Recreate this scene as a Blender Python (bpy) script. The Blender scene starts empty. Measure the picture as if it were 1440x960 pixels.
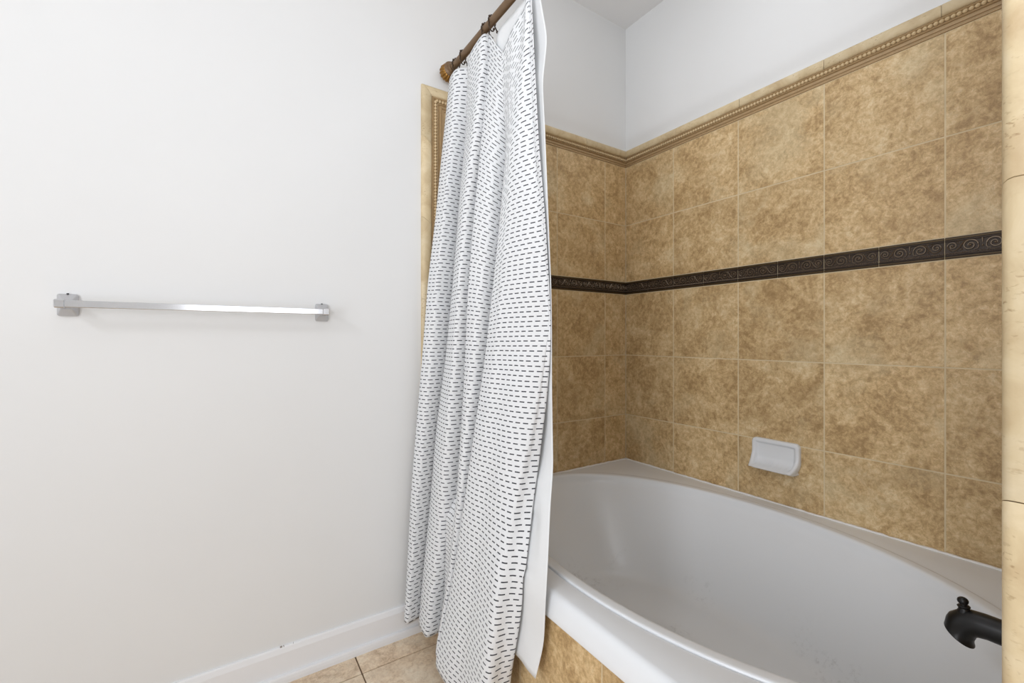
import bpy, bmesh, math, random
from mathutils import Vector, Matrix
random.seed(7)
C = bpy.context.scene
COL = C.collection
PI = math.pi

# ------------------------------------------------------------------ camera
H0 = 1.105                      # camera height above the floor
PXF = 621.0                     # focal length in pixels of a 1440 wide frame
YAW = math.radians(33.2)
cam_d = bpy.data.cameras.new('camera')
cam = bpy.data.objects.new('camera', cam_d); COL.objects.link(cam)
cam_d.sensor_width = 36.0
cam_d.lens = 36.0 * PXF / 1440.0
cam_d.shift_y = -4.0 / 1440.0
cam_d.clip_start = 0.02
cam.location = (0, 0, H0)
cam.rotation_euler = (PI / 2, 0, -YAW)
C.camera = cam

# ------------------------------------------------------------------ light and exposure
C.view_settings.view_transform = 'Standard'
C.view_settings.look = 'None'
C.view_settings.gamma = 1.0
C.view_settings.use_curve_mapping = False
C.view_settings.exposure = 0.0

world = bpy.data.worlds.new('world'); C.world = world
world.use_nodes = True
world.node_tree.nodes['Background'].inputs[0].default_value = (0.9, 0.95, 1.0, 1)
world.node_tree.nodes['Background'].inputs[1].default_value = 0.3

def area(name, loc, target, sx, sy, power, col):
    l = bpy.data.lights.new(name, 'AREA'); l.shape = 'RECTANGLE'
    l.size = sx; l.size_y = sy; l.energy = power; l.color = col
    o = bpy.data.objects.new(name, l); COL.objects.link(o)
    o.location = loc
    o.rotation_euler = (Vector(target) - Vector(loc)).to_track_quat('-Z', 'Y').to_euler()
    return o
LC_ = (0.945, 0.99, 1.06)
area('left_fill_light', (-1.70, -0.35, 1.15), (0.6, -0.2, 1.15), 1.0, 1.5, 31, LC_)  # added fill from the left, sized to balance the room; no window there
area('vanity_light', (-1.66, 0.40, 2.20), (0.6, 0.45, 2.0), 0.45, 0.12, 10, LC_)
area('rear_window_daylight', (0.28, -1.88, 1.45), (0.28, 1.0, 1.45), 1.1, 1.0, 6.5, LC_)
area('ceiling_fill_light', (-0.05, -0.10, 1.80), (0.9, 0.9, 2.7), 0.4, 0.4, 6.5, LC_)  # added fill panel, brightens the alcove ceiling and upper walls
area('alcove_fill_light', (1.20, 0.80, 2.70), (1.2, 0.801, 0.0), 0.3, 0.3, 1.8, LC_)  # added fill above the tub to lift the tile; no fixture known there

# ------------------------------------------------------------------ helpers
def lin(c):
    r = []
    for v in c:
        v /= 255.0
        r.append(v / 12.92 if v <= 0.04045 else ((v + 0.055) / 1.055) ** 2.4)
    return (r[0], r[1], r[2], 1)

class NT:
    """small wrapper that makes nodes and links"""
    def __init__(s, name):
        s.m = bpy.data.materials.new(name); s.m.use_nodes = True
        s.t = s.m.node_tree; s.b = s.t.nodes['Principled BSDF']
    def n(s, typ, **kw):
        nd = s.t.nodes.new(typ)
        for k, v in kw.items():
            if k.startswith('i_'):
                nd.inputs[k[2:].replace('_', ' ')].default_value = v
            else:
                setattr(nd, k, v)
        return nd
    def l(s, a, b): s.t.links.new(a, b)
    def math(s, op, a, b=None, c=None):
        nd = s.t.nodes.new('ShaderNodeMath'); nd.operation = op
        for i, v in enumerate((a, b, c)):
            if v is None: continue
            if isinstance(v, (int, float)): nd.inputs[i].default_value = v
            else: s.l(v, nd.inputs[i])
        return nd.outputs[0]
    def ramp(s, fac, stops):
        nd = s.t.nodes.new('ShaderNodeValToRGB')
        e = nd.color_ramp.elements
        while len(e) < len(stops): e.new(0.5)
        for i, (p, c) in enumerate(stops):
            e[i].position = p; e[i].color = c
        s.l(fac, nd.inputs[0]); return nd.outputs[0]
    def mix(s, fac, a, b, mode='MIX'):
        nd = s.t.nodes.new('ShaderNodeMix'); nd.data_type = 'RGBA'; nd.blend_type = mode
        for sock, v in ((nd.inputs[0], fac), (nd.inputs[6], a), (nd.inputs[7], b)):
            if isinstance(v, (int, float)): sock.default_value = v
            elif isinstance(v, tuple): sock.default_value = v
            else: s.l(v, sock)
        return nd.outputs[2]
    def noise(s, vec, scale, detail=4, rough=0.55, dist=0.0):
        nd = s.n('ShaderNodeTexNoise'); nd.inputs['Scale'].default_value = scale
        nd.inputs['Detail'].default_value = detail; nd.inputs['Roughness'].default_value = rough
        nd.inputs['Distortion'].default_value = dist
        s.l(vec, nd.inputs['Vector']); return nd.outputs['Fac']
    def bump(s, h, strength, dist):
        nd = s.n('ShaderNodeBump'); nd.inputs['Strength'].default_value = strength
        nd.inputs['Distance'].default_value = dist
        s.l(h, nd.inputs['Height']); s.l(nd.outputs[0], s.b.inputs['Normal'])
    def pos(s): return s.n('ShaderNodeNewGeometry').outputs['Position']
    def set(s, **kw):
        for k, v in kw.items(): s.b.inputs[k.replace('_', ' ')].default_value = v
        return s

def paint(name, c, rough=0.55):
    t = NT(name); p = t.pos()
    n = t.noise(p, 2.2, 3)
    c2 = tuple(x * 0.96 for x in c[:3]) + (1,)
    t.l(t.mix(n, c, c2), t.b.inputs['Base Color'])
    t.set(Roughness=rough); t.bump(t.noise(p, 180, 3), 0.05, 0.002)
    return t.m

def stone(name, dark, mid, light, pale, rough=0.42, scale=1.0, tint=0.10, spec=0.35):
    t = NT(name); g = t.n('ShaderNodeNewGeometry')
    isl = g.outputs['Random Per Island']
    off = t.n('ShaderNodeVectorMath', operation='MULTIPLY_ADD')
    comb = t.n('ShaderNodeCombineXYZ')
    for i in range(3): t.l(t.math('MULTIPLY', isl, 7.0 + 11 * i), comb.inputs[i])
    off2 = t.n('ShaderNodeVectorMath', operation='ADD')
    t.l(g.outputs['Position'], off2.inputs[0]); t.l(comb.outputs[0], off2.inputs[1])
    v = off2.outputs[0]
    a = t.noise(v, 9 * scale, 10, 0.72, 0.7)
    b = t.noise(v, 58 * scale, 8, 0.8, 0.4)
    d = t.noise(v, 4.5 * scale, 5, 0.6, 0.4)
    e = t.noise(v, 5.5 * scale, 6, 0.6, 1.2)
    f = t.math('ADD', t.math('MULTIPLY', a, 0.45), t.math('MULTIPLY', b, 0.55))
    col = t.ramp(f, [(0.40, dark), (0.47, mid), (0.53, light), (0.61, pale)])
    greenish = tuple(x * y for x, y in zip(pale[:3], (0.80, 0.90, 0.98))) + (1,)
    m = t.ramp(d, [(0.52, (0, 0, 0, 1)), (0.66, (0.55, 0.55, 0.55, 1))])
    col = t.mix(m, col, t.mix(0.5, col, greenish))
    m = t.ramp(e, [(0.50, (0, 0, 0, 1)), (0.66, (0.5, 0.5, 0.5, 1))])
    col = t.mix(m, col, t.mix(0.55, col, dark))
    # thin darker veins
    vn = t.noise(v, 13 * scale, 7, 0.65, 1.8)
    vein = t.ramp(t.math('ABSOLUTE', t.math('SUBTRACT', vn, 0.5)), [(0.0, (1, 1, 1, 1)), (0.018, (0, 0, 0, 1))])
    col = t.mix(t.math('MULTIPLY', vein, t.math('MULTIPLY', b, 0.45)), col, tuple(x * 0.62 for x in dark[:3]) + (1,))
    sh = t.math('ADD', t.math('MULTIPLY', isl, tint), 1 - tint / 2)
    hs = t.n('ShaderNodeHueSaturation'); t.l(col, hs.inputs['Color']); t.l(sh, hs.inputs['Value'])
    t.l(hs.outputs[0], t.b.inputs['Base Color'])
    t.set(Roughness=rough); t.b.inputs['Specular IOR Level'].default_value = spec
    t.bump(f, 0.16, 0.004)
    return t.m

def plain(name, c, rough=0.4, metal=0.0, n=0.0, nscale=40, spec=0.5):
    t = NT(name); t.set(Base_Color=c, Roughness=rough, Metallic=metal)
    t.b.inputs['Specular IOR Level'].default_value = spec
    p = t.pos(); f = t.noise(p, nscale, 4)
    t.l(t.mix(t.math('MULTIPLY', f, n), c, tuple(x * 0.4 for x in c[:3]) + (1,)), t.b.inputs['Base Color'])
    return t.m

M = {}
M['paint'] = paint('white wall paint', lin((231, 231, 230)))
M['ceiling'] = paint('ceiling paint', lin((242, 241, 240)), 0.7)
M['base'] = None
M['tile'] = stone('tan ceramic wall tile', lin((162, 132, 90)), lin((192, 161, 115)), lin((213, 184, 138)), lin((230, 208, 167)))
M['floor_tile'] = stone('beige floor tile', lin((188, 160, 130)), lin((216, 191, 162)), lin((232, 210, 181)), lin((240, 223, 199)), 0.4)
M['grout'] = plain('tan grout', lin((232, 212, 174)), 0.85, 0, 0.6, 14)
M['floor_grout'] = plain('brown grout', lin((128, 106, 84)), 0.9, 0, 0.5, 30)
M['rope'] = plain('carved stone liner', lin((180, 150, 108)), 0.5, 0, 0.5, 60)
M['bead'] = plain('carved stone beads', lin((214, 188, 146)), 0.45, 0, 0.3, 60)
M['bronze_tile'] = plain('dark bronze relief tile', lin((64, 51, 40)), 0.48, 0.2, 0.6, 60, 0.4)
M['bronze_worn'] = plain('rubbed raised bronze', lin((124, 107, 88)), 0.36, 0.5, 0.5, 80, 0.5)
M['bronze_frame'] = plain('olive bronze tile border', lin((88, 70, 42)), 0.45, 0.4, 0.6, 60, 0.5)
M['chrome'] = plain('polished chrome', lin((214, 214, 216)), 0.13, 1.0)
M['satin'] = plain('dull chrome', lin((200, 200, 202)), 0.3, 0.75)
M['screw'] = plain('dark screw', lin((35, 35, 35)), 0.5, 0.6)
M['black'] = plain('oil rubbed black bronze', lin((30, 29, 29)), 0.36, 0.35, 0.3, 90)
M['rod'] = plain('brown bronze rod', lin((124, 98, 71)), 0.45, 0.25, 0.55, 55)
M['gold'] = plain('antique gold', lin((158, 116, 58)), 0.33, 0.8, 0.6, 60)
M['hook'] = plain('aged bronze wire', lin((74, 58, 44)), 0.4, 0.6, 0.5, 90)
M['ceramic'] = plain('white glazed ceramic', lin((226, 227, 228)), 0.16, 0, 0.04, 20)
M['caulk'] = plain('white caulk', lin((242, 240, 236)), 0.5, 0, 0.12, 40)

def mk_travertine():
    t = NT('cream travertine'); g = t.n('ShaderNodeNewGeometry'); p = g.outputs['Position']; isl = g.outputs['Random Per Island']
    a = t.noise(p, 16, 6, 0.6, 0.5)
    col = t.ramp(a, [(0.3, lin((192, 168, 130))), (0.5, lin((208, 188, 150))), (0.7, lin((220, 203, 170)))])
    mp = t.n('ShaderNodeMapping'); t.l(p, mp.inputs[0]); mp.inputs['Rotation'].default_value = (0.5, 0.4, 0); mp.inputs['Scale'].default_value = (1, 1, 2.2)
    pv = t.noise(mp.outputs[0], 120, 2, 0.5, 0.3); clus = t.noise(p, 11, 2)
    pit = t.math('MULTIPLY', t.ramp(pv, [(0.60, (0, 0, 0, 1)), (0.72, (1, 1, 1, 1))]),
                 t.ramp(clus, [(0.46, (0, 0, 0, 1)), (0.60, (1, 1, 1, 1))]))
    col = t.mix(t.math('MULTIPLY', pit, 0.75), col, lin((150, 120, 82)))
    hs = t.n('ShaderNodeHueSaturation'); t.l(col, hs.inputs['Color']); t.l(t.math('ADD', .90, t.math('MULTIPLY', isl, .18)), hs.inputs['Value'])
    t.l(hs.outputs[0], t.b.inputs['Base Color']); t.set(Roughness=0.5)
    t.bump(t.math('SUBTRACT', 1.0, pit), 0.3, 0.001)
    return t.m
M['travertine'] = mk_travertine()

def mk_base():
    t = NT('white gloss trim paint'); p = t.pos()
    sep = t.n('ShaderNodeSeparateXYZ'); t.l(p, sep.inputs[0])
    # open hairline cracks along the top edge of the board
    edge = t.math('GREATER_THAN', sep.outputs[2], 0.1085)
    stretch = t.n('ShaderNodeMapping'); t.l(p, stretch.inputs[0]); stretch.inputs['Scale'].default_value = (1, 0, 0)
    cr = t.math('GREATER_THAN', t.noise(stretch.outputs[0], 9, 5, 0.7), 0.60)
    col = t.mix(t.math('MULTIPLY', edge, cr), lin((236, 236, 237)), lin((150, 140, 130)))
    t.l(col, t.b.inputs['Base Color']); t.set(Roughness=0.34)
    t.bump(t.noise(p, 25, 3), 0.06, 0.004)
    return t.m
M['base'] = mk_base()

def mk_tub():
    t = NT('white enamelled acrylic'); p = t.pos()
    # scuffs on the bottom
    sc = t.ramp(t.noise(p, 45, 6, 0.75), [(0.52, (0, 0, 0, 1)), (0.66, (1, 1, 1, 1))])
    cl = t.ramp(t.noise(p, 5, 2), [(0.54, (0, 0, 0, 1)), (0.66, (1, 1, 1, 1))])
    sep = t.n('ShaderNodeSeparateXYZ'); t.l(p, sep.inputs[0])
    low = t.ramp(sep.outputs[2], [(0.17, (1, 1, 1, 1)), (0.27, (0, 0, 0, 1))])
    col = lin((230, 232, 234))
    scf = t.math('MULTIPLY', t.math('MULTIPLY', sc, cl), t.math('MULTIPLY', low, 0.32))
    col = t.mix(scf, col, lin((150, 149, 146)))
    t.l(col, t.b.inputs['Base Color'])
    t.set(Roughness=0.27)
    return t.m
M['tub'] = mk_tub()

def mk_curtain():
    t = NT('white cotton with dark stitched dashes')
    uv = t.n('ShaderNodeUVMap'); uv.uv_map = 'UVMap'
    sep = t.n('ShaderNodeSeparateXYZ'); t.l(uv.outputs[0], sep.inputs[0])
    u, v = sep.outputs[0], sep.outputs[1]
    wob = t.noise(uv.outputs[0], 9, 2)
    vr = t.math('ADD', t.math('DIVIDE', v, 0.0144), t.math('MULTIPLY', wob, 0.15))
    row = t.math('FLOOR', vr); fv = t.math('SUBTRACT', vr, row)
    wn = t.n('ShaderNodeTexWhiteNoise', noise_dimensions='1D'); t.l(row, wn.inputs['W'])
    uu = t.math('ADD', t.math('DIVIDE', u, 0.0235), wn.outputs[0])
    col_i = t.math('FLOOR', uu); fu = t.math('SUBTRACT', uu, col_i)
    du = t.math('LESS_THAN', t.math('ABSOLUTE', t.math('SUBTRACT', fu, 0.5)), 0.32)
    dv = t.math('LESS_THAN', t.math('ABSOLUTE', t.math('SUBTRACT', fv, 0.5)), 0.11)
    m = t.math('MULTIPLY', du, dv)
    weave = t.noise(uv.outputs[0], 700, 2)
    base = t.mix(weave, lin((229, 230, 231)), lin((221, 222, 223)))
    col = t.mix(m, base, lin((62, 63, 68)))
    t.l(col, t.b.inputs['Base Color']); t.set(Roughness=0.9)
    t.b.inputs['Specular IOR Level'].default_value = 0.15
    mp = t.n('ShaderNodeMapping'); t.l(uv.outputs[0], mp.inputs[0]); mp.inputs['Scale'].default_value = (1, 0.25, 1)
    h = t.math('ADD', t.math('MULTIPLY', t.noise(mp.outputs[0], 14, 3), 1.0), t.math('MULTIPLY', m, 0.06))
    t.bump(h, 0.25, 0.02)
    return t.m
M['curtain'] = mk_curtain()

def mk_liner():
    t = NT('frosted white vinyl'); p = t.pos()
    t.set(Base_Color=lin((240, 241, 241)), Roughness=0.45)
    tr = t.n('ShaderNodeBsdfTranslucent'); tr.inputs[0].default_value = lin((228, 231, 231))
    mx = t.n('ShaderNodeMixShader'); mx.inputs[0].default_value = 0.12
    out = t.t.nodes['Material Output']
    t.l(t.b.outputs[0], mx.inputs[1]); t.l(tr.outputs[0], mx.inputs[2]); t.l(mx.outputs[0], out.inputs[0])
    t.bump(t.noise(p, 12, 3), 0.15, 0.01)
    return t.m
M['liner'] = mk_liner()

def obj(name, bm, mats, parent=None, smooth=False, loc=None):
    me = bpy.data.meshes.new(name)
    bmesh.ops.recalc_face_normals(bm, faces=bm.faces[:]) if len(bm.faces) and not getattr(bm, 'keep', False) else None
    bm.to_mesh(me); bm.free()
    for m in (mats if isinstance(mats, (list, tuple)) else [mats]): me.materials.append(m)
    o = bpy.data.objects.new(name, me); COL.objects.link(o)
    if smooth:
        for p in me.polygons: p.use_smooth = True
        if smooth != True: me.set_sharp_from_angle(angle=math.radians(smooth))
    if parent: o.parent = parent
    if loc: o.location = loc
    return o

def thing(name, label, cat, loc=(0, 0, 0), group=None):
    o = bpy.data.objects.new(name, None); COL.objects.link(o)
    o.location = loc; o.empty_display_size = 0.05
    o['label'] = label; o['category'] = cat
    if group: o['group'] = group
    return o

def struct(o, label, cat):
    o['kind'] = 'structure'; o['label'] = label; o['category'] = cat
    return o

def box(bm, a, b, mi=0, bev=0.0, seg=1):
    """box with edges chamfered by bev (two extra loops of vertices, built directly)"""
    if bev <= 0:
        vs = [bm.verts.new((x, y, z)) for z in (a[2], b[2]) for x, y in ((a[0], a[1]), (b[0], a[1]), (b[0], b[1]), (a[0], b[1]))]
        for q in ((0, 3, 2, 1), (4, 5, 6, 7), (0, 1, 5, 4), (1, 2, 6, 5), (2, 3, 7, 6), (3, 0, 4, 7)):
            bm.faces.new([vs[i] for i in q]).material_index = mi
        return
    c = [(a[i] + b[i]) / 2 for i in range(3)]; h = [abs(b[i] - a[i]) / 2 for i in range(3)]
    bev = min(bev, .9 * min(h))
    V = {}
    for sx in (-1, 1):
        for sy in (-1, 1):
            for sz in (-1, 1):
                s_ = (sx, sy, sz)
                for ax in range(3):      # vertex lying on the face normal to ax
                    V[s_, ax] = bm.verts.new([c[i] + s_[i] * (h[i] if i == ax else h[i] - bev) for i in range(3)])
    fs = []
    def F(*v): fs.append(bm.faces.new(v))
    for ax in range(3):
        o1, o2 = (ax + 1) % 3, (ax + 2) % 3
        for s0 in (-1, 1):
            def S(p, q):
                t = [0, 0, 0]; t[ax] = s0; t[o1] = p; t[o2] = q; return tuple(t)
            ring = [V[S(p, q), ax] for p, q in ((-1, -1), (1, -1), (1, 1), (-1, 1))]
            F(*(ring if s0 > 0 else ring[::-1]))
        for p in (-1, 1):
            for q in (-1, 1):            # edge chamfer running along ax
                t0 = [0, 0, 0]; t0[ax] = -1; t0[o1] = p; t0[o2] = q
                t1 = list(t0); t1[ax] = 1; t0, t1 = tuple(t0), tuple(t1)
                F(V[t0, o1], V[t1, o1], V[t1, o2], V[t0, o2])
    for s_ in {k[0] for k in V}: F(V[s_, 0], V[s_, 1], V[s_, 2])
    for f in fs: f.material_index = mi

def tube(bm, pts, rad, n=10, mi=0, flat=None, cap=True):
    """sweep a circle of radius rad (number or list) along pts; flat=(normal, k) squashes along normal"""
    pts = [Vector(p) for p in pts]; m = len(pts)
    rings = []; prev = None
    for i, p in enumerate(pts):
        t = (pts[min(i + 1, m - 1)] - pts[max(i - 1, 0)]).normalized()
        if prev is None:
            ref = Vector((0, 0, 1)) if abs(t.z) < 0.9 else Vector((1, 0, 0))
            a = t.cross(ref).normalized()
        else:
            a = (prev - t * prev.dot(t)).normalized()
        b = t.cross(a); prev = a
        r = rad[i] if isinstance(rad, (list, tuple)) else rad
        ring = []
        for k in range(n):
            q = 2 * PI * k / n
            d = a * math.cos(q) * r + b * math.sin(q) * r
            if flat: d -= flat[0] * d.dot(flat[0]) * (1 - flat[1])
            ring.append(bm.verts.new(p + d))
        rings.append(ring)
    for i in range(m - 1):
        for k in range(n):
            f = bm.faces.new((rings[i][k], rings[i][(k + 1) % n], rings[i + 1][(k + 1) % n], rings[i + 1][k]))
            f.material_index = mi
    if cap:
        bm.faces.new(rings[0][::-1]).material_index = mi
        bm.faces.new(rings[-1]).material_index = mi
    return rings

def ball(bm, c, r, sx=1, sy=1, sz=1, nu=10, nv=7, mi=0):
    c = Vector(c)
    top = bm.verts.new(c + Vector((0, 0, r * sz))); bot = bm.verts.new(c - Vector((0, 0, r * sz)))
    rg = []
    for j in range(1, nv):
        h = PI * j / nv
        rg.append([bm.verts.new(c + Vector((r * sx * math.sin(h) * math.cos(2 * PI * k / nu), r * sy * math.sin(h) * math.sin(2 * PI * k / nu), r * sz * math.cos(h)))) for k in range(nu)])
    fs = []
    for k in range(nu):
        q = (k + 1) % nu
        fs.append(bm.faces.new((top, rg[0][k], rg[0][q]))); fs.append(bm.faces.new((bot, rg[-1][q], rg[-1][k])))
        for u, v in zip(rg, rg[1:]): fs.append(bm.faces.new((u[k], v[k], v[q], u[q])))
    for f in fs: f.material_index = mi; f.smooth = True

def lathe(bm, c, axis, prof, n=24, mi=0, flute=None):
    """prof: (distance along axis, radius); flute = (count, depth)"""
    axis = Vector(axis).normalized()
    ref = Vector((0, 0, 1)) if abs(axis.z) < 0.9 else Vector((1, 0, 0))
    a = axis.cross(ref).normalized(); b = axis.cross(a); c = Vector(c)
    rings = []
    for d, r in prof:
        ring = []
        for k in range(n):
            q = 2 * PI * k / n
            rr = max(r, 1e-5) * (1 - flute[1] * (0.5 + 0.5 * math.cos(q * flute[0])) if flute else 1)
            ring.append(bm.verts.new(c + axis * d + a * math.cos(q) * rr + b * math.sin(q) * rr))
        rings.append(ring)
    for i in range(len(rings) - 1):
        for k in range(n):
            bm.faces.new((rings[i][k], rings[i][(k + 1) % n], rings[i + 1][(k + 1) % n], rings[i + 1][k])).material_index = mi
    bm.faces.new(rings[0][::-1]).material_index = mi; bm.faces.new(rings[-1]).material_index = mi

# ------------------------------------------------------------------ dimensions
W = 1.755            # tile face of the long wall
D = 1.600            # tile face of the far end wall
Y0 = 0.0900          # tile face of the near (plumbing) wall
PW, PD = W + 0.006, D + 0.006          # plaster behind the tile
XE = 0.634           # free edge of the tiled surround
CEIL = 2.72
DECK = H0 - 0.622
Z_TOP = H0 + 0.973; Z_BULL = Z_TOP - 0.036; Z_FIELD = Z_TOP - 0.0845
BAND = (1.3333, 1.398)
ROWS = [0.0, 0.105, 0.4128, 0.7128, 1.0206, BAND[0], BAND[1], 1.6908, Z_FIELD]
LX, BY = -1.75, -1.95   # room limits to the left and behind

# ------------------------------------------------------------------ room shell
bm = bmesh.new()
box(bm, (LX - .12, BY - .12, -0.08), (PW + .12, PD + .12, -0.006), 1)
fx = [0.385 + 0.308 * k for k in range(-8, 6)]
fy = [1.491 - 0.308 * k for k in range(-1, 13)]
for i in range(len(fx) - 1):
    for j in range(len(fy) - 1):
        x0, x1 = max(fx[i], LX), min(fx[i + 1], PW); y0, y1 = max(fy[j + 1], BY), min(fy[j], PD)
        if x1 - x0 > .02 and y1 - y0 > .02:
            g = 0.0022
            box(bm, (x0 + g, y0 + g, -0.02), (x1 - g, y1 - g, 0.0), 0, 0.0015)
floor = struct(obj('floor', bm, [M['floor_tile'], M['floor_grout']]), 'beige stone-look floor tiles with thin brown grout lines', 'floor')

def wall(name, a, b, label):
    bm = bmesh.new(); box(bm, a, b)
    return struct(obj(name, bm, M['paint']), label, 'wall')
wb = wall('wall_back', (LX - .12, PD, 0), (PW + .12, PD + .12, CEIL), 'white painted wall behind the towel bar and the far end of the tub')
wr = wall('wall_right', (PW, BY, 0), (PW + .12, PD, CEIL), 'wall along the long side of the tub, tan tile below white paint')
wall('wall_left', (LX - .12, BY, 0), (LX, PD, CEIL), 'plain white wall to the left of the view')
wall('wall_front', (LX, BY - .12, 0), (PW, BY, CEIL), 'plain white wall behind the viewpoint')
wp = wall('wall_partition', (XE + .008, -0.06, 0), (PW, Y0 - 0.018, CEIL), 'short partition wall carrying the black tub spout')
bm = bmesh.new(); box(bm, (LX - .12, BY - .12, CEIL), (PW + .12, PD + .12, CEIL + .1))
struct(obj('ceiling', bm, M['ceiling']), 'flat white painted ceiling', 'ceiling')

# ------------------------------------------------------------------ tiled surround
# frames: a wall frame maps (s, z, d) -> world; d is the distance out of the wall from the tile face
fr_back = lambda s, z, d: Vector((s, D - d, z))
fr_right = lambda s, z, d: Vector((W - d, s, z))
fr_near = lambda s, z, d: Vector((s, Y0 + d, z))

def fbox(bm, fr, s0, s1, z0, z1, d0, d1, mi=0, bev=0.0):
    p, q = fr(s0, z0, d0), fr(s1, z1, d1)
    box(bm, tuple(min(p[i], q[i]) for i in range(3)), tuple(max(p[i], q[i]) for i in range(3)), mi, bev)

def tile_field(fr, lines, z_from, back, parent):
    bm = bmesh.new(); g = 0.0021
    fbox(bm, fr, lines[0], lines[-1], z_from, Z_FIELD, -back, -0.0006, 1)
    for i in range(len(lines) - 1):
        for j in range(len(ROWS) - 1):
            z0, z1 = ROWS[j], ROWS[j + 1]
            if (z0, z1) == BAND: continue
            z0 = max(z0, z_from)
            if z1 - z0 < .015 or lines[i + 1] - lines[i] < .015: continue
            fbox(bm, fr, lines[i] + g, lines[i + 1] - g, z0 + g, z1 - g, -0.004, 0.0, 0, 0.0006)
    return obj('tile_field', bm, [M['tile'], M['grout']], parent)

def spiral(cx, cz, r0, r1, a0, turns, n=22, sgn=1):
    return [(cx + (r0 + (r1 - r0) * k / n) * math.cos(a0 + sgn * 2 * PI * turns * k / n),
             cz + (r0 + (r1 - r0) * k / n) * math.sin(a0 + sgn * 2 * PI * turns * k / n)) for k in range(n + 1)]

def accent_band(fr, cuts, parent):
    bm = bmesh.new(); z0, z1 = BAND; h = z1 - z0
    nrm = (fr(0, 0, 1) - fr(0, 0, 0)).normalized()
    fbox(bm, fr, cuts[0], cuts[-1], z0, z1, -0.004, -0.0012, 2)
    full = 0.154
    for i in range(len(cuts) - 1):
        s0, s1 = cuts[i] + .0008, cuts[i + 1] - .0008
        fbox(bm, fr, s0, s1, z0 + .0012, z1 - .0012, -0.004, 0.0015, 0, 0.0006)
        # moulded rails along the top and the bottom
        for zz, hh, dd, mi in ((z1 - .0065, .0050, .0035, 1), (z1 - .0125, .0035, .0055, 0), (z0 + .0055, .0045, .0035, 1), (z0 + .0115, .0030, .0050, 0)):
            fbox(bm, fr, s0, s1, zz - hh / 2, zz + hh / 2, 0.0, dd, mi, 0.0009)
        nb = max(3, int((s1 - s0) / 0.0048))
        for k in range(nb):
            p = fr(s0 + (k + .5) * (s1 - s0) / nb, z0 + .0165, 0.0018)
            ball(bm, p, 0.0019, nu=6, nv=4, mi=3)
        mid = (s0 + s1) / 2; cz = z0 + h * 0.555; k_ = (s1 - s0) / full
        def path(pp, r0, r1=None):
            r1 = r1 or r0
            P = [fr(mid + a * k_, cz + b, 0.0026) for a, b in pp]
            tube(bm, P, [r0 + (r1 - r0) * j / (len(P) - 1) for j in range(len(P))], 6, 3, (nrm, 1.6))
        for sg in (-1, 1):
            flip = lambda pp: [(sg * a, b) for a, b in pp]
            # big central scroll, its inner curl, and the stem that runs to the end leaf
            path(flip(spiral(.0245, -.0015, .0165, .0035, PI * 0.98, 1.55, 30, -1)), .0020, .0016)
            path(flip([(.008, -.002), (.0075, -.008), (.010, -.013), (.016, -.0145)]), .0016, .001)
            path(flip([(.028, .0148), (.036, .0120), (.041, .0040), (.047, -.0060), (.054, -.0130), (.062, -.0125), (.069, -.0065), (.0715, .0010)]), .0018, .0016)
            path(flip(spiral(.0605, .0008, .0110, .0030, 0.0, 1.25, 20, 1)), .0018, .0014)
            path(flip([(.038, .0145), (.046, .0150), (.053, .0120), (.049, .0070), (.0445, .0045)]), .0016, .001)
            path(flip([(.0445, -.0130), (.040, -.0100), (.043, -.0040)]), .0014, .0009)
            ball(bm, fr(mid + sg * .0245 * k_, cz - .0015, .0022), .0034, nu=8, nv=5, mi=3)
            ball(bm, fr(mid + sg * .0605 * k_, cz + .0008, .0022), .0028, nu=8, nv=5, mi=3)
        path([(0, .015), (0.0, .008), (0, .002)], .0022, .0012)
        ball(bm, fr(mid, cz - .006, .002), .003, nu=8, nv=5, mi=3)
    return obj('accent_band', bm, [M['bronze_tile'], M['bronze_frame'], M['grout'], M['bronze_worn']], parent, 40)

# moulding profile, measured from the outer edge inwards (c) and out of the wall (d)
BULL = [(0.0, -0.006), (0.0, 0.001), (0.0015, 0.005), (0.005, 0.0085), (0.011, 0.0105), (0.020, 0.0110), (0.028, 0.0095), (0.0335, 0.0070), (0.036, 0.0035), (0.036, -0.006)]
ROPE = [(0.0362, -0.006), (0.0362, 0.001), (0.0390, 0.0015), (0.0400, 0.0045), (0.0418, 0.0055), (0.0435, 0.0040), (0.0440, 0.0018), (0.0560, 0.0018),
        (0.0565, 0.0045), (0.0588, 0.0062), (0.0612, 0.0045), (0.0618, 0.0012), (0.0655, 0.0012), (0.0665, 0.0035), (0.0700, 0.0045), (0.0735, 0.0035),
        (0.0745, 0.0010), (0.0770, 0.0010), (0.0785, 0.0026), (0.0835, 0.0026), (0.0845, 0.0), (0.0845, -0.006)]
BEAD_C = 0.0500

def moulding(bm, prof, path, scale=1.0):
    """path: list of functions c,d -> world point, one per station"""
    rings = [[bm.verts.new(f(c * scale, d)) for c, d in prof] for f in path]
    for i in range(len(rings) - 1):
        for k in range(len(prof) - 1):
            bm.faces.new((rings[i][k], rings[i][k + 1], rings[i + 1][k + 1], rings[i + 1][k]))
    bm.faces.new(rings[0]); bm.faces.new(rings[-1][::-1])

SIDE = 1.12   # the vertical run is slightly wider
def mould_path(fr, s_edge, s_corner, with_side, z_low=0.0):
    """stations of the moulding: up the free edge, mitre, along the top to the inside corner"""
    sg = 1 if s_corner > s_edge else -1
    out = []
    if with_side:
        out.append(lambda c, d: fr(s_edge + sg * c * SIDE, z_low, d))
        out.append(lambda c, d: fr(s_edge + sg * c * SIDE, Z_TOP - c, d))
    else:
        out.append(lambda c, d: fr(s_edge, Z_TOP - c, d))
    out.append(lambda c, d: fr(s_corner - sg * max(d, 0) * 1.0, Z_TOP - c, d))
    return out

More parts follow.
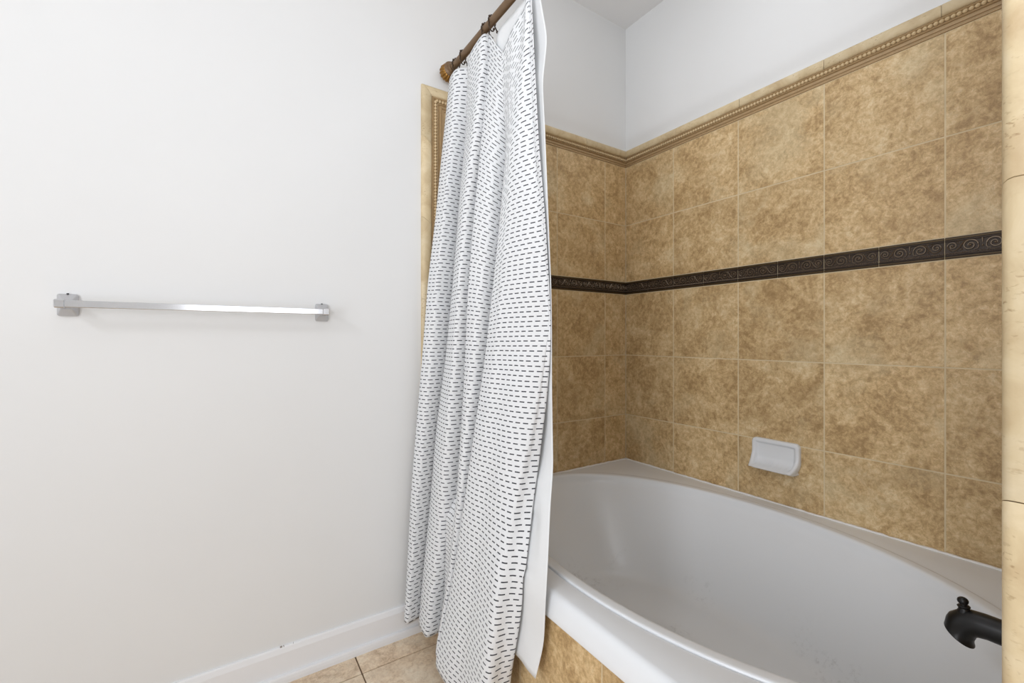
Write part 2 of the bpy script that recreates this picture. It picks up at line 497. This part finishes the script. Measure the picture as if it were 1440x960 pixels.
def beads(bm, fr, s_edge, s_corner, with_side, z_low=0.0):
    sg = 1 if s_corner > s_edge else -1
    a = s_edge + sg * BEAD_C * SIDE if with_side else s_edge
    L = abs(s_corner - a); n = int(L / 0.0122)
    for k in range(n):
        p = fr(a + sg * (k + .5) * L / n, Z_TOP - BEAD_C, 0.0040)
        ball(bm, p, 0.0063, nu=8, nv=6, mi=1)
    if with_side:
        L = Z_TOP - BEAD_C - z_low; n = int(L / 0.0122)
        for k in range(n):
            ball(bm, fr(a, z_low + (k + .5) * L / n, 0.0040), 0.0063, nu=8, nv=6, mi=1)

def surround(fr, s_edge, s_corner, with_side, lines, z_from, parent, bandcuts, joints, side_low=0.0):
    tile_field(fr, lines, z_from, 0.006, parent)
    accent_band(fr, bandcuts, parent)
    path = mould_path(fr, s_edge, s_corner, with_side, side_low)
    bm = bmesh.new(); moulding(bm, ROPE, path); beads(bm, fr, s_edge, s_corner, with_side, side_low)
    obj('rope_moulding', bm, [M['rope'], M['bead']], parent, 40)
    bm = bmesh.new()
    # the bullnose is cut into lengths: split each straight run into pieces
    for i in range(len(path) - 1):
        f0, f1 = path[i], path[i + 1]
        L = (f1(0.0, 0) - f0(0.0, 0)).length
        z0, z1 = f0(0, 0).z, f1(0, 0).z
        if z1 - z0 > .5: cuts = [(.949 + .311 * q - z0) / L for q in range(-3, 5) if 0.02 < (.949 + .311 * q - z0) / L < .97]
        else: cuts = [q / max(1, round(L / 0.305)) for q in range(1, max(1, round(L / 0.305)))]
        cuts = [0] + cuts + [1]; gap = 0.0006 / L
        for t0, t1 in zip(cuts, cuts[1:]):
            moulding(bm, BULL, [(lambda c, d, t=t: f0(c, d).lerp(f1(c, d), t)) for t in (t0 + gap, t1 - gap)])
    obj('bullnose_trim', bm, M['travertine'], parent, 40)

half = 0.154
xs = [1.755, 1.606, 1.298, 0.990, XE + 0.0845 * SIDE]
bx = [1.755] + [1.606 - half * k for k in range(0, 6)]
bx = [b for b in bx if b > XE + .1] + [XE + 0.0845 * SIDE]
surround(fr_back, XE, W, True, sorted(xs), 0.0, wb, sorted(bx), None, 0.0)
ys = [Y0, 0.3845, 0.6929, 1.0004, 1.3092, D]
by = [D, 1.4545] + [1.3092 - half * k for k in range(0, 8)]
by = sorted([b for b in by if b > Y0 + .03] + [Y0])
surround(fr_right, Y0, D, False, ys, 0.0, wr, by, None)
xn = [XE + 0.0845 * SIDE, 0.99, 1.298, 1.606, W]
surround(fr_near, XE, W, True, xn, 0.0, wp, sorted(bx), None, 0.0)

# tiled front of the tub enclosure
bm = bmesh.new(); AX = 0.675
box(bm, (AX + .001, Y0 + .002, 0.0), (AX + .02, D - .002, DECK - .045), 1)
ay = [Y0 + .001, 0.375, 0.683, 0.994, 1.302, D - .001]
for i in range(len(ay) - 1):
    for z0, z1 in ((0.0, 0.117), (0.117, DECK - .046)):
        box(bm, (AX, ay[i] + .0016, z0 + .0016), (AX + .006, ay[i + 1] - .0016, z1 - .001), 0, .0012)
struct(obj('trim_1', bm, [M['tile'], M['grout']]), 'tan tiled front panel under the rim of the bathtub', 'tile panel')

# baseboard with shoe moulding
bm = bmesh.new()
prof = [(0, 0), (.0, .1105), (.006, .1105), (.0085, .1065), (.0105, .099), (.0125, .092), (.0125, .026), (.0225, .0255), (.0245, .021), (.0255, .012), (.0255, 0)]
rs = [[bm.verts.new((x, PD - d, z)) for d, z in prof] for x in (LX, XE - .001)]
for k in range(len(prof) - 1): bm.faces.new((rs[0][k], rs[0][k + 1], rs[1][k + 1], rs[1][k]))
bm.faces.new(rs[0]); bm.faces.new(rs[1][::-1])
struct(obj('baseboard_back', bm, M['base']), 'white baseboard with shoe moulding and cracked top edge', 'baseboard')

# ------------------------------------------------------------------ bathtub
TC = Vector((1.213, 0.845, 0))
tub = thing('bathtub', 'white oval drop-in bathtub in the tiled alcove', 'bathtub', (TC.x, TC.y, 0))
X0t, X1t, Y0t, Y1t = 0.690, W - .0116, Y0 + .0116, D - .0116
angs = [2 * PI * k / 144 for k in range(144)]
for cx_, cy_ in ((X0t, Y0t), (X0t, Y1t), (X1t, Y0t), (X1t, Y1t)):
    a = math.atan2(cy_ - TC.y, cx_ - TC.x) % (2 * PI)
    i = min(range(len(angs)), key=lambda k: abs(angs[k] - a)); angs[i] = a
N = len(angs)
def ell(a_, b_, z, ang, p=2.0, dx=0, dy=0):
    c, s = math.cos(ang), math.sin(ang)
    r = (abs(c / a_) ** p + abs(s / b_) ** p) ** (-1 / p)
    return Vector((r * c + dx, r * s + dy, z))
def rect(ang, z):
    c, s = math.cos(ang), math.sin(ang)
    t = []
    if c > 1e-9: t.append((X1t - TC.x) / c)
    if c < -1e-9: t.append((X0t - TC.x) / c)
    if s > 1e-9: t.append((Y1t - TC.y) / s)
    if s < -1e-9: t.append((Y0t - TC.y) / s)
    r = min(t); return Vector((r * c, r * s, z))
AO, BO = 0.478, 0.750
rings = []
BOT = 0.135
dz = DECK
# basin bottom outwards to the lip
rings.append([ell(.02, .03, BOT, a, 2.0, .02, -.02) for a in angs])
rings.append([ell(.12, .25, BOT + .001, a, 2.1, .02, -.02) for a in angs])
rings.append([ell(.200, .42, BOT + .003, a, 2.2, .015, -.015) for a in angs])
prof_in = [(.222, .448, .007), (.240, .470, .015), (.256, .490, .030), (.272, .512, .055), (.296, .545, .100), (.326, .588, .155), (.356, .627, .21), (.385, .659, .26), (.410, .684, .297), (.425, .698, .315), (.431, .703, .325)]
for a_, b_, z_ in prof_in:
    k = z_ / .325
    rings.append([ell(a_, b_, BOT + z_, a, 2.15 - .1 * k, .012 * (1 - k), -.012 * (1 - k)) for a in angs])
LIP = [(.4350, .7070, -.016), (.4375, .7095, -.006), (.4405, .7125, .0002), (.4450, .7170, .0031), (.4510, .7230, .0039), (.4650, .7370, .0044), (.4712, .7432, .0042), (.4728, .7448, .0030), (.4735, .7455, -.0030), (.4757, .7477, -.0040), (.4768, .7488, -.0004), (.479, .751, 0.0)]
for a_, b_, z_ in LIP: rings.append([ell(a_, b_, dz + z_, a, 2.04) for a in angs])
def clamp(v):
    v.x = min(max(v.x, X0t - TC.x + .001), X1t - TC.x - .0005); v.y = min(max(v.y, Y0t - TC.y + .0005), Y1t - TC.y - .0005); return v
for r in rings: [clamp(v) for v in r]
rings.append([(rings[-1][i] * 0.5 + rect(a, dz) * 0.5) for i, a in enumerate(angs)])
rings.append([rect(a, dz) for a in angs])
# rolled front edge: only the points on the room side move out and down
for dx, dzz in ((.006, .0012), (.012, .005), (.0165, .011), (.021, .022), (.026, .040), (.0285, .052), (.0275, .056), (.012, .057)):
    rings.append([Vector((v.x - (dx if v.x < X0t - TC.x + .004 else 0), v.y, dz - dzz)) for v in [rect(a, 0) for a in angs]])
bm = bmesh.new()
VR = [[bm.verts.new(v) for v in r] for r in rings]
for i in range(len(VR) - 1):
    for k in range(N):
        bm.faces.new((VR[i][k], VR[i][(k + 1) % N], VR[i + 1][(k + 1) % N], VR[i + 1][k]))
bm.faces.new(VR[0][::-1])
obj('basin', bm, M['tub'], tub, 50)
bm = bmesh.new()
lathe(bm, (.0, -.36, BOT + .003), (0, 0, 1), [(0, .034), (.002, .034), (.004, .031), (.004, .024), (.002, .022), (.006, .020), (.008, .012), (.0085, .001)], 24)
obj('drain', bm, M['black'], tub, 40)
# caulk bead along the tile
bm = bmesh.new()
def wob(n, f): return [f(k / n) for k in range(n + 1)]
rr = random.Random(3)
for cx0, cy0, cx1, cy1, m in ((W - .006, Y0 + .006, W - .006, D - .006, 90), (X0t, D - .006, W - .004, D - .006, 60), (X0t, Y0 + .006, W - .004, Y0 + .006, 60)):
    pts = wob(m, lambda t: Vector((cx0 + (cx1 - cx0) * t, cy0 + (cy1 - cy0) * t, dz + rr.uniform(-.0012, .0012))))
    tube(bm, pts, [.0064 + rr.uniform(-.0009, .0014) for _ in pts], 7, 0, (Vector((0, 0, 1)), .62))
struct(obj('trim_2', bm, M['caulk'], None, True), 'uneven white caulk line where the tub meets the tile', 'caulk')

# ------------------------------------------------------------------ tub spout
SX, SZ = 1.15, H0 - 0.5195
sp = thing('tub_spout', 'black tub spout with a small knob on top, on the partition wall', 'faucet', (SX, Y0 + .0025, SZ))
bm = bmesh.new()
st = [  # y, z, tilt of the ring plane (0 = upright, 90 = mouth facing down), half width, half height
    (0.000, 0.000, 0, .0255, .0255), (0.040, 0.000, 0, .0225, .0225), (0.080, 0.0005, 3, .0215, .0215), (0.105, 0.0010, 8, .0215, .0215),
    (0.120, -0.0010, 18, .0218, .0225), (0.1305, -0.0060, 34, .0217, .0232), (0.1360, -0.0125, 48, .0220, .0242), (0.1390, -0.0190, 54, .0218, .0236),
    (0.1400, -0.0255, 57, .0224, .0232), (0.1402, -0.0300, 58, .0236, .0238), (0.1400, -0.0318, 58, .0242, .0244), (0.1400, -0.0328, 58, .0240, .0242), (0.1400, -0.0332, 58, .0230, .0232), (0.1400, -0.0318, 58, .0205, .0208), (0.1400, -0.0220, 57, .0185, .0190)]
rg = []
for y, z, tl, hw, hh in st:
    t = math.radians(tl); up = Vector((0, math.sin(t), math.cos(t)))
    rg.append([bm.verts.new(Vector((0, y, z)) + Vector((1, 0, 0)) * hw * math.cos(q) + up * hh * math.sin(q)) for q in [2 * PI * k / 28 for k in range(28)]])
for i in range(len(rg) - 1):
    for k in range(28): bm.faces.new((rg[i][k], rg[i][(k + 1) % 28], rg[i + 1][(k + 1) % 28], rg[i + 1][k]))
bm.faces.new(rg[0][::-1]); bm.faces.new(rg[-1])
obj('spout_body', bm, M['black'], sp, 60)
bm = bmesh.new()
lathe(bm, (0, 0, 0), (0, 1, 0), [(0, .034), (.004, .034), (.008, .031), (.011, .027), (.012, .0255)], 28)
obj('escutcheon', bm, M['black'], sp, 40)
bm = bmesh.new()
lathe(bm, (0, .133, .0135), (0, .12, 1), [(0, .0115), (.004, .0088), (.0070, .0074), (.0085, .0090), (.0102, .0094), (.0118, .0078), (.0128, .0052), (.0138, .0050), (.0150, .0064), (.0175, .0078), (.0205, .0081), (.0235, .0068), (.0256, .0040), (.0264, .0006)], 20)
obj('diverter_knob', bm, M['black'], sp, 50)

# ------------------------------------------------------------------ soap dish
dw, dh = 0.172, 0.116
sd = thing('soap_dish', 'white ceramic soap dish fixed to the tan tile above the tub', 'soap dish', (W, 0.852, H0 - 0.4420))
bm = bmesh.new(); nu, nv = 56, 48
def ss(a, b, x):
    t = min(max((x - a) / (b - a), 0), 1); return t * t * (3 - 2 * t)
def dish(u, v):      # u in -1..1 across, v in 0..1 upward: distance out of the wall
    up = v * dh
    outer = .017 + 0.047 * min(1, max(0, 1 - (up - .012) / .058)) ** 2.2 if up < .070 else .017     # frame and jutting lip
    under = ss(-.004, .012, up)
    inner = .0075 + .045 * min(1, max(0, 1 - (up - .014) / .034)) ** 2.4 if up < .048 else .0075
    ix = min((1 - abs(u)) * dw / 2, (1 - v) * dh)
    m = ss(.011, .021, ix) * ss(.013, .024, up)
    d = (outer * (1 - m) + inner * m)
    d += .0024 * m * (0.5 + .5 * math.cos(u * 9 * PI)) * ss(.012, .02, up) * (1 - ss(.028, .034, up))
    return d * (0.35 + 0.65 * under)
def rr_(u, v):       # round the four corners of the outline
    x, y = u * dw / 2, (v - .5) * dh
    r = .017; hx, hy = dw / 2, dh / 2
    k = max(abs(x) / hx, abs(y) / hy)
    if k < 1e-6: return x, y
    # target outline along this ray
    ax, ay = abs(x) / k, abs(y) / k
    if ax > hx - r and ay > hy - r:
        L, Hh = 0.0, 1.0
        lo, hi = 0.0, 1.0
        for _ in range(24):
            m = (lo + hi) / 2
            px, py = ax * m - (hx - r), ay * m - (hy - r)
            ins = (px <= 0 or py <= 0) or (px * px + py * py <= r * r)
            lo, hi = (m, hi) if ins else (lo, m)
        return x * (1 - (1 - lo) * k ** 3), y * (1 - (1 - lo) * k ** 3)
    return x, y
grid = []
for j in range(nv + 1):
    rw = []
    for i in range(nu + 1):
        u = -1 + 2 * i / nu; v = j / nv
        x, y = rr_(u, v)
        e = min((1 - abs(u)) * dw / 2, (1 - v) * dh, v * dh + .004)
        d = dish(u, v); soft = .006
        if e < soft: d = d - (soft - math.sqrt(max(0, soft * soft - (soft - e) ** 2)))
        # lower part narrows slightly where it juts out
        x *= 1 - .13 * max(0, d - .02) / .045
        rw.append(bm.verts.new((-d, x, y)))
    grid.append(rw)
for j in range(nv):
    for i in range(nu): bm.faces.new((grid[j][i], grid[j][i + 1], grid[j + 1][i + 1], grid[j + 1][i]))
edge = [grid[0][i] for i in range(nu + 1)] + [grid[j][nu] for j in range(1, nv + 1)] + [grid[nv][i] for i in range(nu - 1, -1, -1)] + [grid[j][0] for j in range(nv - 1, 0, -1)]
back = [bm.verts.new((-0.0004, v.co.y, v.co.z)) for v in edge]
for k in range(len(edge)):
    bm.faces.new((edge[k], edge[(k + 1) % len(edge)], back[(k + 1) % len(edge)], back[k]))
bm.faces.new(back)
obj('dish', bm, M['ceramic'], sd, 75)

# ------------------------------------------------------------------ towel bar
tb = thing('towel_bar', 'square chrome towel bar on the bare white wall', 'towel bar', (-0.03, PD, H0 + .088))
BARY = -0.056
bm = bmesh.new(); box(bm, (-.312, BARY - .009, -.009), (.312, BARY + .009, .009), 0, .0012, 2)
obj('bar', bm, M['chrome'], tb, 30)
for sx in (-1, 1):
    px = sx * .3095
    bm = bmesh.new()
    # rounded base plate that tapers like a low pyramid up to the square post
    def rrect(hw, hh, r, y, cx=0.0, cz=0.0):
        out = []
        for qx, qz, a0 in ((1, 1, 0), (-1, 1, 90), (-1, -1, 180), (1, -1, 270)):
            for k in range(5):
                a = math.radians(a0 + 90 * k / 4)
                out.append(bm.verts.new((px + cx + qx * (hw - r) + r * math.cos(a), y, cz + qz * (hh - r) + r * math.sin(a))))
        return out
    ringsP = [rrect(.0205, .0285, .0055, 0), rrect(.0210, .0290, .0058, -.003), rrect(.0195, .0275, .0055, -.0065), rrect(.0125, .0140, .003, -.016), rrect(.0095, .0105, .0016, -.024), rrect(.0088, .0095, .0012, BARY + .008)]
    for a, b in zip(ringsP, ringsP[1:]):
        for k in range(20): bm.faces.new((a[k], a[(k + 1) % 20], b[(k + 1) % 20], b[k]))
    bm.faces.new(ringsP[0][::-1]); bm.faces.new(ringsP[-1])
    post = obj('post', bm, M['satin'], tb, 35)
    bm = bmesh.new(); box(bm, (px + sx * .003 - .0105, BARY - .0108, -.0108), (px + sx * .003 + .0105, BARY + .0108, .0108), 0, .0022, 2)
    obj('end_cap', bm, M['chrome'], post, 30)
    bm = bmesh.new(); lathe(bm, (px, -.0045, .0282), (0, 0, 1), [(0, .0026), (.0022, .0026), (.0024, .0016)], 10)
    obj('set_screw', bm, M['screw'], post)

# ------------------------------------------------------------------ curtain rod and hooks
RX, RZ, RR = 0.735, H0 + 1.035, 0.0127
RA = Vector((RX, D - .0115, RZ))
rod = thing('curtain_rod', 'brown bronze shower curtain rod with a fluted gold flange', 'curtain rod', tuple(RA))
bm = bmesh.new(); tube(bm, [(0, -.012, 0), (0, Y0 + .012 - RA.y, 0)], RR, 20)
obj('rod', bm, M['rod'], rod, 40)
for sgn, y in ((-1, 0.0), (1, Y0 - RA.y + .0115)):
    bm = bmesh.new()
    lathe(bm, (0, y, 0), (0, sgn, 0), [(0, .030), (.003, .034), (.010, .0355), (.020, .0335), (.029, .0275), (.035, .0205), (.037, .017)], 96, 0, (16, .10))
    fl = obj('flange', bm, M['gold'], rod, 50)
    bm = bmesh.new()
    lathe(bm, (0, y + sgn * .034, 0), (0, sgn, 0), [(0, .0175), (.002, .0270), (.006, .0300), (.010, .0275), (.013, .0200), (.020, .0178), (.023, .0150)], 32)
    obj('collar', bm, M['rod'], fl, 40)

def make_hook():
    h = bpy.data.objects.new('curtain_hook', None); COL.objects.link(h); h.empty_display_size = .02
    h['category'] = 'curtain hook'; h['group'] = 'curtain hooks on the rod'
    bm = bmesh.new()
    R_ = RR + .0026
    arc = [(R_ * math.cos(math.radians(a)), 0, R_ * math.sin(math.radians(a))) for a in range(-40, 221, 15)]
    L = [arc[-1], (-.0135, 0, -.018), (-.009, 0, -.026), (-.001, 0, -.0315), (.006, 0, -.0285), (.0078, 0, -.023)]
    tube(bm, L[::-1][:-1] + arc[::-1] if False else list(reversed(L[1:])) + list(reversed(arc)), .0021, 7)
    obj('wire', bm, M['hook'], h, True)
    bm = bmesh.new()
    e = Vector(arc[0]); tube(bm, [e, e + Vector((.004, 0, -.004)), e + Vector((.011, 0, -.012))], .0021, 7); ball(bm, e + Vector((.012, 0, -.0135)), .0044)
    ball(bm, (.0085, 0, -.0205), .0042)
    obj('ball_tip', bm, M['hook'], h, True)
    bm = bmesh.new(); ball(bm, (-.002, 0, R_ + .0028), .0052, 1, .9, .8); ball(bm, (-.0105, 0, R_ - .002), .0040)
    obj('roller', bm, M['hook'], h, True)
    return h
hook0 = make_hook()
def copy_tree(o, parent=None):
    c = o.copy(); COL.objects.link(c); c.parent = parent
    for ch in o.children: copy_tree(ch, c)
    return c
hooks = [(1.508, -12, 'bronze curtain hook nearest the fluted gold flange'),
         (1.452, 14, 'bronze curtain hook second from the gold flange'),
         (1.285, -8, 'left one of the close pair of bronze hooks midway along the rod'),
         (1.243, 10, 'right one of the close pair of bronze hooks midway along the rod'),
         (1.020, 0, 'bronze curtain hook at the peak of the near curtain edge')]
hk = []
for i, (y, tilt, lab) in enumerate(hooks):
    h = hook0 if i == 0 else copy_tree(hook0)
    h.location = (RX, y, RZ); h.rotation_euler = (0, 0, math.radians(tilt)); h['label'] = lab; hk.append(h)

# ------------------------------------------------------------------ shower curtain
Fv = (math.sin(YAW), math.cos(YAW)); Rv = (math.cos(YAW), -math.sin(YAW))
def unp(px, py, y):
    """world x and z of the sight line through a photo point at the distance y"""
    u = (px - 720) / PXF
    d = y / (Fv[1] + u * Rv[1])
    return d * (Fv[0] + u * Rv[0]), H0 + (476 - py) * d / PXF
# vertical lines of the cloth: (photo x, photo y, distance y), top to bottom
L0 = [(632, 108, 1.562), (623, 200, 1.562), (614, 300, 1.562), (602, 400, 1.562), (594, 500, 1.562), (586, 600, 1.562), (578, 700, 1.562), (572, 800, 1.560), (568, 866, 1.558)]
LB = [(658, 92, 1.395), (656, 180, 1.43), (645, 290, 1.46), (637, 400, 1.47), (628, 500, 1.48), (615, 600, 1.49), (606, 700, 1.50), (596, 800, 1.505), (589, 880, 1.51)]
LA = [(689, 44, 1.262), (685, 110, 1.275), (677, 200, 1.29), (668, 300, 1.30), (660, 400, 1.31), (655, 500, 1.32), (649, 600, 1.33), (643, 700, 1.345), (631, 800, 1.36), (616, 902, 1.38)]
LD = [(707, 72, 1.165), (709, 130, 1.165), (712, 205, 1.17), (704, 300, 1.19), (694, 400, 1.21), (683, 500, 1.22), (668, 600, 1.23), (654, 700, 1.235), (640, 800, 1.25), (625, 880, 1.265), (614, 925, 1.275)]
LG = [(737, 0, 1.055), (731, 60, 1.07), (723, 133, 1.085), (718, 220, 1.10), (715, 300, 1.12), (711, 400, 1.13), (705, 500, 1.14), (697, 600, 1.12), (685, 700, 1.115), (670, 800, 1.115), (655, 900, 1.12), (648, 955, 1.125)]
LC = [(743, -12, 1.028), (748, 150, 1.03), (756, 300, 1.02), (766, 400, 1.005), (769, 450, 1.0), (755, 540, 1.0), (743, 610, 1.0), (729, 671, 1.0), (714, 750, .985), (699, 825, .97), (689, 911, .965), (684, 960, .965)]
LR = [(747, -18, 1.012), (752, 100, 1.0), (757, 200, .99), (766, 300, .985), (772, 400, .985), (774, 450, .985), (773, 500, .985), (768, 560, .985), (763, 600, .985), (757, 650, .985), (750, 700, .975), (739, 800, .93), (732, 870, .935), (727, 900, .945), (717, 960, .965)]
ZB = H0 - 1.020
def column(keys, zt, zb, n):
    pts = []
    for px, py, y in keys:
        x, z = unp(px, py, y); pts.append((z, x, y))
    out = []
    for k in range(n + 1):
        z = zt + (zb - zt) * k / n
        if z >= pts[0][0]: a = b = pts[0]; t = 0
        elif z <= pts[-1][0]: a = b = pts[-1]; t = 0
        else:
            for a, b in zip(pts, pts[1:]):
                if a[0] >= z >= b[0]: break
            t = (a[0] - z) / (a[0] - b[0])
        out.append(Vector((a[1] + (b[1] - a[1]) * t, a[2] + (b[2] - a[2]) * t, z)))
    # smooth along the length
    for _ in range(6):
        out = [out[0]] + [Vector(((out[i - 1].x + 2 * out[i].x + out[i + 1].x) / 4, (out[i - 1].y + 2 * out[i].y + out[i + 1].y) / 4, out[i].z)) for i in range(1, n)] + [out[-1]]
    return out
NT_ = 150
zt_hook = RZ - .039
def lim(z, x0): return x0 + max(0, z - (DECK + .01)) * .55
def shift(base, dx, dy, zt=None, f0=0.4):
    n = len(base) - 1; out = []
    for k, v in enumerate(base):
        w = f0 + (1 - f0) * ss(0, .25, k / n)
        out.append(Vector((v.x + dx * w, v.y + dy * w, v.z)))
    return out
def lerpc(a, b, t, dx=0, dy=0, dzt=0):
    n = len(a) - 1
    return [Vector((a[k].x + (b[k].x - a[k].x) * t + dx, a[k].y + (b[k].y - a[k].y) * t + dy, a[k].z + (b[k].z - a[k].z) * t - dzt * max(0, 1 - 5 * k / n))) for k in range(n + 1)]
zV = unp(707, 72, 1.165)[1]
cL0 = column(L0, zt_hook, ZB, NT_); cB = column(LB, zt_hook - .012, ZB, NT_); cA = column(LA, zt_hook + .008, ZB, NT_)
cD = column(LD, zV, ZB, NT_); cG = column(LG, zt_hook - .035, ZB, NT_); cC = column(LC, zt_hook - .01, ZB, NT_); cR = column(LR, zt_hook, ZB, NT_)
V1 = shift(cB, .090, .052); V2 = shift(cA, .085, .052); V3 = shift(cD, .082, .052, f0=.1)
F1 = lerpc(cL0, cB, .42, -.018, -.006, .012)
F1b = lerpc(cL0, cB, .66, -.010, .000, .004)
F2 = lerpc(cB, cA, .42, -.018, -.008); F2b = lerpc(cB, cA, .70, -.008, .000); F2u = lerpc(cB, cA, .95, -.016, -.004); F2b = [F2b[k].lerp(F2u[k], 1 - ss(.08, .34, k / NT_)) for k in range(NT_ + 1)]; B1 = shift(cB, .020, .022); A1 = shift(cA, .020, .022); D1 = shift(cD, .020, .022, f0=.1)
F3 = lerpc(cA, cD, .6, .000, .004)
H1 = lerpc(cD, cG, .5, -.006, -.006)
P1 = lerpc(cG, cC, .5, -.006, -.010)
S1 = lerpc(cC, cR, .5, .002, 0)
T1 = shift(cR, .004, .022, f0=1)
cols = [shift(cL0, .02, .006, f0=1), cL0, F1, F1b, V1, B1, cB, F2, F2b, V2, A1, cA, F3, V3, D1, cD, H1, cG, P1, cC, S1, cR, T1]
cols = [c for c in cols]
SUB = 9
def crom(p0, p1, p2, p3, t):
    return 0.5 * ((2 * p1) + (p2 - p0) * t + (2 * p0 - 5 * p1 + 4 * p2 - p3) * t * t + (3 * p1 - p0 - 3 * p2 + p3) * t ** 3)
bm = bmesh.new(); uvl = bm.loops.layers.uv.new('UVMap')
grid, uu, cloth = [], [], []
nc = len(cols); anchor = cols.index(cC) * SUB
for k in range(NT_ + 1):
    row = []
    for i in range(nc - 1):
        p = [cols[min(max(i + j, 0), nc - 1)][k] for j in (-1, 0, 1, 2)]
        for s in range(SUB if i < nc - 2 else SUB + 1):
            row.append(crom(*p, s / SUB))
    if k == 0: grid_top = [v.z for v in row]
    arc = [0.0]
    for a, b in zip(row, row[1:]): arc.append(arc[-1] + .8 * math.hypot(b.x - a.x, b.y - a.y) + .2 * abs(b.y - a.y))
    row = [Vector((min(v.x, lim(v.z, .643)), v.y, v.z)) for v in row]
    a0 = arc[anchor]
    t = k / NT_
    wt = ss(.55, 0, t) if False else 1 - ss(0, .55, t)
    uu.append([(a - a0 + 3.0, 0.015 + (v.z - ZB) + (zt_hook - grid_top[j]) * wt) for j, (a, v) in enumerate(zip(arc, row))])
    # small tension wrinkles
    row = [Vector((v.x + .0022 * math.sin(9 * t + j * .23) * math.sin(j * .11 + 4 * t), v.y, v.z)) for j, v in enumerate(row)]
    cloth.append(row)
    grid.append([bm.verts.new(v) for v in row])
for k in range(NT_):
    for j in range(len(grid[0]) - 1):
        q = ((k, j), (k + 1, j), (k + 1, j + 1), (k, j + 1))
        f = bm.faces.new([grid[a][b] for a, b in q])
        for lp, (a, b) in zip(f.loops, q): lp[uvl].uv = uu[a][b]
cur = obj('shower_curtain', bm, M['curtain'], None, True)
cur['label'] = 'white shower curtain with rows of dark dashes hanging in folds'; cur['category'] = 'shower curtain'
so = cur.modifiers.new('thickness', 'SOLIDIFY'); so.thickness = .0016; so.offset = 0

# ------------------------------------------------------------------ liner behind the curtain
LE = [(757, -20, 1.0), (764, 20, .985), (770, 53, .975), (766, 90, .98), (763, 115, .98), (766, 173, .975), (771, 300, .975), (775, 400, .978), (776, 455, .978), (776, 540, .975), (777, 600, .97), (778, 660, .94), (774, 710, .90), (770, 800, .855), (767, 850, .843), (765, 905, .852), (753, 954, .868)]
zl_e = unp(753, 954, .868)[1]; zl_i = unp(724, 920, .962)[1]
cE = column(LE, zt_hook, zl_e, NT_)
lin_cols = []
for f in range(9):
    # inner lines run along behind the curtain, a hand's breadth at a time
    c = []
    for k in range(NT_ + 1):
        t = k / NT_; e = cE[k]
        y = e.y + f * .034
        # keep behind the cloth and outside the tub rim
        zz = zt_hook + (zl_e - zt_hook) * t
        kk = min(range(0, NT_ + 1), key=lambda q: abs(cloth[q][-1].z - zz))
        near = [v.x for v in cloth[kk] if abs(v.y - y) < .035]
        behind = max(near) + .007 if near else -9
        xr = min(e.x, lim(zz, .653))
        if f: xr = max(xr, behind) if near else xr
        xr = min(xr, lim(zz, .653))
        zbot = zl_e + (zl_i - zl_e) * min(1, f / 2.8)
        z = zt_hook + (zbot - zt_hook) * t
        c.append(Vector((xr, y, z)))
    lin_cols.append(c)
bm = bmesh.new(); g2 = []
for k in range(NT_ + 1):
    row = []
    for i in range(len(lin_cols) - 1):
        p = [lin_cols[min(max(i + j, 0), len(lin_cols) - 1)][k] for j in (-1, 0, 1, 2)]
        for s in range(4 if i < len(lin_cols) - 2 else 5): row.append(crom(*p, s / 4))
    g2.append([bm.verts.new(v) for v in row])
for k in range(NT_):
    for j in range(len(g2[0]) - 1): bm.faces.new((g2[k][j], g2[k + 1][j], g2[k + 1][j + 1], g2[k][j + 1]))
ln = obj('curtain_liner', bm, M['liner'], None, True)
ln['label'] = 'plain white liner hanging behind the dashed curtain, over the tub rim'; ln['category'] = 'curtain liner'
so = ln.modifiers.new('thickness', 'SOLIDIFY'); so.thickness = .0008; so.offset = 0
